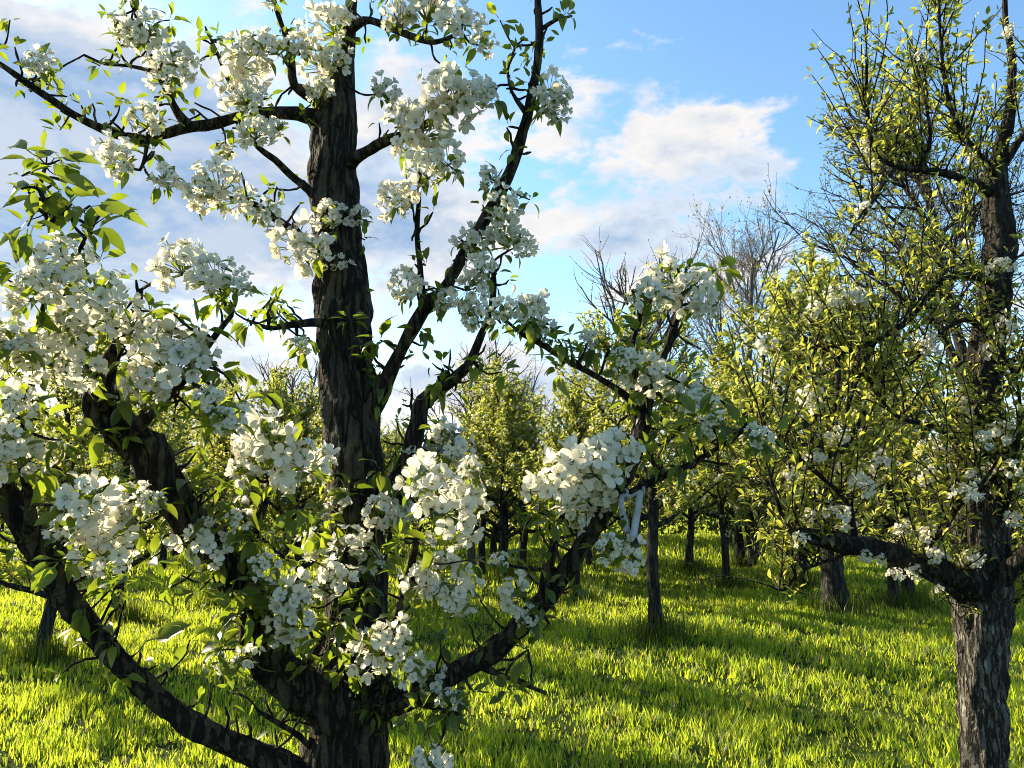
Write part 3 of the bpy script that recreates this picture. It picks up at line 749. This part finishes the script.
for L in LIMBS:
    wf = {0: .60, 1: .80, 2: .64}.get(LIMBS.index(L), .86)
    FT.limb('limb', [(a, b, c, w * wf) for a, b, c, w in L], 28 if L[1][3] > 25 else 10, .26, 13, .22 if L[1][3] > 25 else 0, step=.02 if L[1][3] > 25 else .025)
FT.prep()
frng = np.random.default_rng(77)
BLOS = """38 63 14;143 35 22;124 28 14;178 62 20;166 78 18;148 122 19;115 150 18;121 166 15;165 178 14;214 184 24;240 200 22;200 196 16;246 62 26;262 48 18;236 92 22;250 100 16;256 132 19
330 25 24;318 62 21;300 42 15;336 58 15;320 90 14;430 8 26;462 22 22;400 18 18;484 45 12;466 98 28;440 92 24;488 96 16;426 132 28;402 116 16;408 150 18;424 172 22;450 160 18;396 200 20;386 90 14
330 216 16;296 244 25;312 252 20;340 268 14;268 214 16;500 234 20;520 244 15;504 204 18;552 94 19;556 110 14;490 178 12;472 240 16;445 300 12;474 316 15;470 288 18;406 288 18;480 268 16
500 312 16;530 312 20;545 330 12;180 264 27;211 276 22;240 284 13;60 256 24;48 282 22;98 298 32;74 318 24;128 330 20;34 358 25;82 372 26;168 364 34;150 384 24;192 356 22;110 318 20;60 340 20
20 456 27;6 440 22;80 504 30;120 526 28;104 556 22;132 498 16;70 530 18;204 545 23;270 448 30;302 462 25;254 436 22;322 470 18;244 468 16;284 480 18;400 506 24;430 488 28;452 518 28;380 516 18;466 498 18
440 574 25;456 592 22;420 582 18;334 580 20;290 600 22;300 622 18;284 632 16;376 650 22;396 640 18;360 648 16;430 676 16;408 668 14;516 594 18;528 618 11;586 470 35;558 484 28;612 458 28;600 494 22;574 514 18
628 556 16;606 548 13;664 280 25;650 296 18;690 290 22;702 306 18;640 368 18;656 382 22;626 360 14;696 400 17;690 386 13;430 764 18;458 446 16;470 470 12;416 462 14;440 430 12;760 436 12;712 424 12
230 420 16;210 400 14;150 500 12;20 300 16;12 340 18;20 400 16;240 520 12;340 500 12;160 330 14;300 345 10;360 215 12;275 130 12;224 150 10;590 340 10;450 700 11;250 655 12;225 665 9;500 560 9;350 540 15;352 -22 20;346 -50 16;536 -25 16;533 -48 14;274 -14 18;128 -12 16;-20 52 16;-40 420 26;-30 480 24;-20 340 22;340 690 12;370 560 13;315 545 14;265 565 14"""
items = [tuple(map(float, t.split())) for ln in BLOS.splitlines() for t in ln.split(';')]
items.sort(key=lambda t: -t[2])
leafL = ([], [], [], [])
rest = MB()


def leaf_whorl(c, axis, n, size, rng, L, spread=.9):
    for _ in range(n):
        d = unit(rvec(rng) + axis * (1 - spread) + np.array((0, 0, -.1))); L[0].append(c + d * .006); L[1].append(d)
        L[2].append(unit(np.array((0, 0, 1.0)) + axis * .4 + rvec(rng) * .55)); L[3].append(size * .9 * rng.uniform(.6, 1.2))


def spur(tree, i, c, rng, r0=.0035):
    a = tree.SP[i]; m_ = (a + c) / 2 + rvec(rng) * np.linalg.norm(a - c) * .18
    Q, q = spline([a, m_, c], [max(r0, min(tree.SR[i] * .5, .006)), r0, r0 * .7], .012); tube(tree.limbs[tree.SL[i]][1], Q, q, 5, 0, .35, 60)


for n_, (px, py, rad) in enumerate(items):
    i = FT.nearest(px, py); b = FT.SP[i]
    d = b[1] - FT.SR[i] * .6 - frng.uniform(.0, .13); c = pt(px, py, d); R_ = rad * d / F * 1.18
    ax = unit(unit(c - b) * .6 + np.array((0, -.45, .25)) + rvec(frng) * .35); sc = R_ / .055
    k = frng.integers(0, len(CL_V)); M = basis_from_z(ax, frng) * sc
    spur(FT, i, c - ax * R_ * .55, frng)
    if n_ < 100:
        o = bpy.data.objects.new('blossom_cluster', CL_M[k]); COL.objects.link(o); o.parent = FT.root
        o.location = Vector(c - FT.o); o.rotation_euler = Vector((0, 0, 1)).rotation_difference(Vector(ax)).to_euler(); o.scale = (sc,) * 3
    else: rest.merge(CL_V[k], M, c)
    leaf_whorl(c + rvec(frng) * R_ * .5, ax, int(frng.integers(3, 8)), .026, frng, leafL, .8)
    leaf_whorl(c - ax * R_ * .6, ax, int(frng.integers(6, 12)), .046, frng, leafL, .72)
o = rest.build('blossom', [PETAL, STAMEN, PEDICEL], FT.root); o.location = -Vector(FT.o); o['kind'] = 'stuff'
# leaf whorls away from blossom: px, py, count, leaf length
WH = """380 340 8 .052;350 320 6 .05;420 330 6 .05;300 116 3 .045;566 16 6 .045;534 58 5 .04;150 312 9 .062;200 330 8 .05;230 300 7 .05;250 320 8 .05;280 318 7 .05;190 482 7 .06;232 590 7 .055;218 560 7 .055
86 606 4 .05;166 500 5 .055;246 610 8 .055;222 650 9 .05;190 640 3 .05;510 690 8 .05;556 520 7 .055;540 512 6 .05;480 600 4 .045;716 270 9 .06;700 420 8 .05;680 468 7 .05;740 430 7 .05;772 436 5 .05;530 322 9 .045
560 345 8 .045;590 352 7 .045;612 380 6 .04;480 362 7 .045;502 372 6 .045;440 386 6 .045;388 384 3 .05;560 370 3 .04;40 420 7 .055;8 400 6 .05;100 430 5 .055;60 440 6 .05;40 470 6 .055;200 420 8 .05;240 400 8 .05
260 390 7 .05;220 370 8 .05;300 420 7 .05;250 490 7 .05;300 510 8 .055;330 520 7 .055;260 540 8 .055;200 590 6 .05;280 560 7 .055;310 560 7 .055;340 620 8 .05;360 600 7 .05;380 560 8 .05;440 640 6 .045;420 710 7 .05
450 712 6 .045;470 690 5 .04;400 480 7 .05;380 470 6 .05;350 490 6 .05;440 450 6 .05;100 66 6 .04;120 60 5 .04;60 70 5 .035;200 60 6 .04;215 40 6 .04;300 340 6 .04;640 330 7 .04;620 340 7 .04;600 520 4 .045;650 410 8 .045
660 430 8 .045;630 400 6 .04;690 440 7 .045;720 400 5 .045;530 200 5 .04;515 150 4 .035;540 85 4 .035;510 75 5 .035;365 240 3 .035;120 100 5 .04;60 130 4 .04;10 20 4 .035;110 15 4 .035;170 20 5 .04;500 20 4 .04;450 50 5 .04
20 500 5 .05;60 560 5 .05;110 590 6 .05;150 560 6 .05;165 590 5 .05;210 520 6 .05;5 330 6 .05;20 270 7 .055;100 260 5 .055;130 360 6 .05;120 400 6 .05;430 545 6 .045;470 560 6 .045;400 540 6 .045;345 545 7 .05;350 600 8 .05;328 640 7 .05;365 585 7 .048;312 530 8 .055;345 670 6 .045;22 176 5 .048;28 226 5 .048;72 204 4 .048;60 160 5 .046;92 234 4 .046;270 590 7 .05;300 590 6 .05;250 580 7 .055"""
for t in [t for ln in WH.splitlines() for t in ln.split(';')]:
    px, py, n, ls = map(float, t.split()); i = FT.nearest(px, py); b = FT.SP[i]; c = pt(px, py, b[1] - FT.SR[i] - frng.uniform(-.04, .10))
    spur(FT, i, c, frng, .0025); leaf_whorl(c, unit(c - b), int(n * 1.4), ls, frng, leafL)
# the big leaves of the sprig at the left edge, each from stalk to tip
for x0, y0, x1, y1 in [(58, 158, 94, 157), (57, 175, 94, 186), (64, 190, 104, 197), (95, 206, 128, 202), (86, 210, 110, 219), (106, 217, 131, 205), (86, 230, 123, 249), (44, 196, 71, 222), (45, 224, 63, 244), (30, 160, 1, 155),
                       (30, 152, 4, 132), (36, 162, 51, 141), (34, 184, 0, 192), (38, 198, 0, 202), (24, 224, 3, 249), (32, 230, 21, 264), (60, 240, 88, 238), (44, 150, 48, 132), (150, 640, 190, 628), (388, 372, 384, 404), (352, 300, 372, 290), (414, 322, 434, 314), (345, 345, 326, 358)]:
    dd = 1.38 if x0 < 140 and y0 < 300 else 1.7; a = pt(x0, y0, dd); b = pt(x1, y1, dd + frng.uniform(-.025, .03)); d = b - a; l = np.linalg.norm(d)
    j = FT.nearest(x0, y0); dd = FT.SP[j][1] + frng.uniform(-.03, .02); a = pt(x0, y0, dd); b = pt(x1, y1, dd + frng.uniform(-.03, .03)); d = b - a; l = np.linalg.norm(d)
    leafL[0].append(a - d * .12); leafL[1].append(d); leafL[2].append(unit(np.array((0, -.75, .6)) + rvec(frng) * .25)); leafL[3].append(l * .95)
    spur(FT, j, a - d * .1, frng, .0014)
ok = np.where((FT.SL > 0) & (FT.PX[:, 0] > -20) & (FT.PX[:, 1] > -20))[0]
for i in frng.choice(ok, 520):
    d = unit(rvec(frng) + np.array((0, -.2, .5))); B = shoot_points(FT.SP[i], d, FT.SR[i] + frng.uniform(.025, .085), frng, 4, .3, .45)
    tube(FT.limbs[FT.SL[i]][1], B, np.array([.0042, .0034, .003, .0034, .002]), 5, 0, .5, 80)
    leaf_whorl(B[-1], d, int(frng.integers(0, 6)), .038, frng, leafL, .7)
lm = MB(); add_leaves(lm, *leafL, frng); o = lm.build('foliage', LEAF, FT.root); o.location = -Vector(FT.o)
FT.finish()

# ribbon tied on the low right branch
r = thing('ribbon', 'pale white ribbon tied round a twig, two tails hanging above the slim tree', 'ribbon', tuple(pt(631, 494, 1.76)))
o0 = pt(631, 494, 1.76)
def strip(name, pts, w0, w1):
    m = MB(); n = len(pts); P = np.array([pt(*p) for p in pts]) - o0; v = []
    Q, q = spline(P, np.linspace(w0, w1, n), .006); n = len(Q); sd_ = unit(np.array((1.0, .35, .1))); th = np.array((.0, .0008, 0))
    for k in range(n): wob = .0035 * math.sin(k * .8 + pts[0][0]) + .002 * math.sin(k * 2.1); v += [Q[k] - sd_ * q[k] - th + (0, wob, 0), Q[k] + sd_ * q[k] - th, Q[k] + sd_ * q[k] + th, Q[k] - sd_ * q[k] + th + (0, wob, 0)]
    f = []
    for k in range(n - 1):
        for j in range(4): f.append((k * 4 + j, k * 4 + (j + 1) % 4, k * 4 + 4 + (j + 1) % 4, k * 4 + 4 + j))
    f += [(3, 2, 1, 0), (n * 4 - 4, n * 4 - 3, n * 4 - 2, n * 4 - 1)]
    m.add(v, f); return m.build(name, RIBBON, r)
strip('tail', [(623, 494, 1.745, 0)[:3], (621, 503, 1.735), (624, 518, 1.74), (627, 532, 1.735)], .0072, .0085)
strip('tail', [(640, 492, 1.735), (639, 503, 1.73), (636, 520, 1.735), (633, 538, 1.725)], .008, .0098)
m = MB()
for (cx, cy) in ((624, 495), (640, 490)):
    c = pt(cx, cy, 1.785) - o0; a = np.linspace(0, 2 * math.pi, 15); tube(m, np.stack([c[0] + 0 * a + .006 * np.sin(a * .5), c[1] + .014 * np.cos(a), c[2] + .012 * np.sin(a)], -1), np.full(15, .0042), 6, cap=False)
tube(m, [pt(623, 495, 1.745) - o0, pt(632, 496, 1.742) - o0, pt(641, 491, 1.738) - o0], [.004, .0035, .004], 6)
m.build('loop', RIBBON, r)

# the big pear tree at the right edge
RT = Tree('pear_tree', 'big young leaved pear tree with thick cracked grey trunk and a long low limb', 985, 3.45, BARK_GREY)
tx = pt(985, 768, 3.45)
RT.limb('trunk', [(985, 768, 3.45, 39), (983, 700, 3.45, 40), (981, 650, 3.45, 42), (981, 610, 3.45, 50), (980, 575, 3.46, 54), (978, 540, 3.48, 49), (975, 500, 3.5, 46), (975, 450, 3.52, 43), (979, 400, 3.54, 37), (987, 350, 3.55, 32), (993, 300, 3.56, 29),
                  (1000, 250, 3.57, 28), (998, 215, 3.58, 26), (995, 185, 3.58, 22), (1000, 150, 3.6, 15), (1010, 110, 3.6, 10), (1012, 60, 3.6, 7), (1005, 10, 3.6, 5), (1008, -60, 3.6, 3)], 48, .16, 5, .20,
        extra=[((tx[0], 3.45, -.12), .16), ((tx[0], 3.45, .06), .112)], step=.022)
for L in [
    [(985, 590, 3.44, 44), (960, 578, 3.38, 26), (930, 566, 3.32, 22), (900, 556, 3.27, 20), (870, 548, 3.22, 20), (840, 542, 3.17, 20), (815, 537, 3.13, 17), (798, 534, 3.1, 12)],
    [(962, 600, 3.42, 16), (948, 588, 3.36, 11), (930, 578, 3.3, 8), (905, 562, 3.26, 8)],
    [(985, 590, 3.42, 36), (1005, 572, 3.36, 22), (1025, 556, 3.3, 20), (1060, 530, 3.2, 16), (1090, 490, 3.1, 10)],
    [(990, 640, 3.5, 20), (1004, 618, 3.52, 12), (1016, 595, 3.54, 11), (1032, 570, 3.56, 9), (1050, 540, 3.58, 6)],
    [(855, 545, 3.2, 12), (853, 525, 3.18, 8), (848, 505, 3.16, 7), (835, 489, 3.14, 6), (803, 462, 3.1, 6), (783, 447, 3.08, 5), (758, 430, 3.05, 3)],
    [(800, 536, 3.1, 12), (788, 528, 3.08, 8), (778, 505, 3.06, 6), (771, 480, 3.05, 4), (765, 455, 3.03, 3)],
    [(850, 552, 3.2, 6), (824, 562, 3.15, 4), (800, 572, 3.12, 4), (784, 590, 3.1, 3), (768, 585, 3.08, 2)],
    [(935, 566, 3.32, 10), (930, 545, 3.28, 7), (945, 528, 3.24, 7), (960, 505, 3.2, 6), (985, 480, 3.16, 5), (1000, 455, 3.12, 3)],
    [(992, 280, 3.56, 20), (968, 276, 3.5, 10), (946, 279, 3.46, 10), (928, 292, 3.42, 9), (912, 316, 3.38, 9), (893, 331, 3.34, 9), (873, 342, 3.3, 8), (852, 350, 3.27, 7), (835, 352, 3.25, 6), (815, 345, 3.22, 3)],
    [(874, 342, 3.3, 8), (862, 370, 3.27, 6), (850, 400, 3.25, 5), (842, 440, 3.23, 3)],
    [(836, 352, 3.25, 8), (838, 375, 3.24, 8), (836, 400, 3.23, 6), (832, 440, 3.22, 4), (828, 480, 3.2, 3)],
    [(997, 195, 3.58, 22), (970, 182, 3.5, 11), (944, 173, 3.44, 10), (920, 170, 3.4, 9), (895, 166, 3.36, 8), (877, 155, 3.33, 6), (868, 130, 3.3, 4), (866, 100, 3.28, 3)],
    [(1000, 180, 3.56, 16), (975, 150, 3.5, 8), (955, 120, 3.45, 7), (945, 80, 3.42, 5), (940, 30, 3.4, 4), (938, -30, 3.38, 3)],
    [(1002, 165, 3.58, 16), (1020, 140, 3.52, 9), (1040, 110, 3.48, 7), (1060, 70, 3.44, 5)],
    [(978, 460, 3.5, 18), (955, 440, 3.42, 8), (930, 425, 3.35, 7), (905, 420, 3.3, 6), (885, 405, 3.26, 4), (872, 380, 3.23, 3)],
    [(985, 380, 3.53, 18), (1005, 365, 3.45, 9), (1030, 350, 3.4, 8), (1060, 320, 3.35, 6)],
    [(980, 500, 3.5, 16), (1000, 480, 3.4, 8), (1015, 450, 3.32, 7), (1020, 410, 3.28, 5), (1015, 370, 3.25, 3)],
    [(975, 545, 3.46, 14), (1000, 520, 3.4, 7), (1010, 490, 3.36, 5), (1006, 450, 3.34, 3)],
    [(988, 330, 3.54, 14), (965, 320, 3.45, 7), (945, 330, 3.4, 6), (925, 350, 3.36, 5), (905, 370, 3.32, 3)],
    [(920, 170, 3.4, 8), (930, 140, 3.38, 5), (925, 100, 3.36, 4), (915, 60, 3.34, 3)],
    [(895, 166, 3.36, 7), (880, 190, 3.34, 4), (865, 215, 3.32, 3), (850, 235, 3.3, 2)],
]: RT.limb('limb', [(a, b, c, w * (1.0 if L[1][3] > 15 else .74)) for a, b, c, w in L], 16 if L[1][3] > 15 else 8, .22, 12, .14 if L[1][3] > 15 else 0)
RT.prep()
rr2 = np.random.default_rng(12); LR = ([], [], [], []); CLR = []
cand = [i for i in range(len(RT.SP)) if RT.SL[i] > 0 and RT.SR[i] < .035 and RT.PX[i][0] < 1100]
for _ in range(400):
    i = cand[rr2.integers(len(cand))]; d = unit(rvec(rr2) * .7 + np.array((-.15, .1, 1.0))); L = rr2.uniform(.14, .62)
    B = shoot_points(RT.SP[i], d, L, rr2, 5, .35, .2); tube(RT.limbs[RT.SL[i]][1], B, np.linspace(.0042, .0018, 6), 4, 0)
    rosettes(B, rr2, .055 if B[-1][2] < 2.4 else .07, 4, .036 if B[-1][2] < 2.4 else .034, LR)
    if rr2.random() < .5:
        C = shoot_points(B[rr2.integers(1, 4)], unit(d + rvec(rr2) * .9), L * .5, rr2, 4, .2, .2); tube(RT.limbs[RT.SL[i]][1], C, np.linspace(.003, .0016, 5), 3, 0); rosettes(C, rr2, .07, 4, .032, LR)
    if rr2.random() < (.17 if B[-1][2] < 2.9 else .06): CLR.append((B[rr2.integers(1, 6)], d, rr2.uniform(.6, 1.1)))
for _ in range(230):   # bare fine twigs
    i = cand[rr2.integers(len(cand))]; d = unit(rvec(rr2) + np.array((-.2, .2, .5))); B = shoot_points(RT.SP[i], d, rr2.uniform(.12, .5), rr2, 5, .3, .28)
    tube(RT.limbs[RT.SL[i]][1], B, np.linspace(.0034, .0013, 6), 3, 0)
    C = shoot_points(B[2], unit(d + rvec(rr2) * .8), .15, rr2, 3, .3, .25); tube(RT.limbs[RT.SL[i]][1], C, np.linspace(.002, .0012, 4), 3, 0)
for i in rr2.choice(cand, 160):
    leaf_whorl(RT.SP[i] + rvec(rr2) * .05, np.array((0, 0, 1.0)), 3, .04, rr2, LR, .8)
for (px, py, rad) in [(930, 345, 12), (858, 300, 14), (812, 400, 14), (764, 437, 10), (880, 462, 12), (862, 488, 14), (838, 518, 14), (940, 590, 5), (915, 572, 8), (895, 575, 7), (985, 555, 10), (965, 495, 12), (1000, 435, 14), (1012, 470, 10), (985, 410, 10), (970, 245, 9),
                      (800, 540, 8), (865, 558, 7), (880, 560, 6), (960, 410, 14), (930, 450, 12), (1015, 520, 10)]:
    i = RT.nearest(px, py); CLR.append((pt(px, py, RT.SP[i][1] - .05), np.array((-.3, -.4, .6)), rad * 3.2 / F / .05))
CLR.sort(key=lambda c: -c[2]); rest = MB()
for n_, (c, ax, sc) in enumerate(CLR):
    k = rr2.integers(0, len(CL_V)); ax = unit(ax + rvec(rr2) * .6)
    if n_ < 100:
        o = bpy.data.objects.new('blossom_cluster', CL_M[k]); COL.objects.link(o); o.parent = RT.root
        o.location = Vector(c - RT.o); o.rotation_euler = Vector((0, 0, 1)).rotation_difference(Vector(ax)).to_euler(); o.scale = (sc,) * 3
    else: rest.merge(CL_V[k], basis_from_z(ax, rr2) * sc, c)
    i = int(np.argmin(((RT.SP - c) ** 2).sum(1))); spur(RT, i, np.array(c) - ax * .02, rr2, .002)
if rest.n:
    o = rest.build('blossom', [PETAL, STAMEN, PEDICEL], RT.root); o.location = -Vector(RT.o); o['kind'] = 'stuff'
LEAF_R = leafy('young_pear_leaf', (.055, .08, .024), (.13, .15, .045), (.28, .34, .03), (.68, .67, .10), .55, .42, .4)
lm = MB(); add_leaves(lm, *LR, rr2); o = lm.build('foliage', LEAF_R, RT.root); o.location = -Vector(RT.o)
RT.finish()
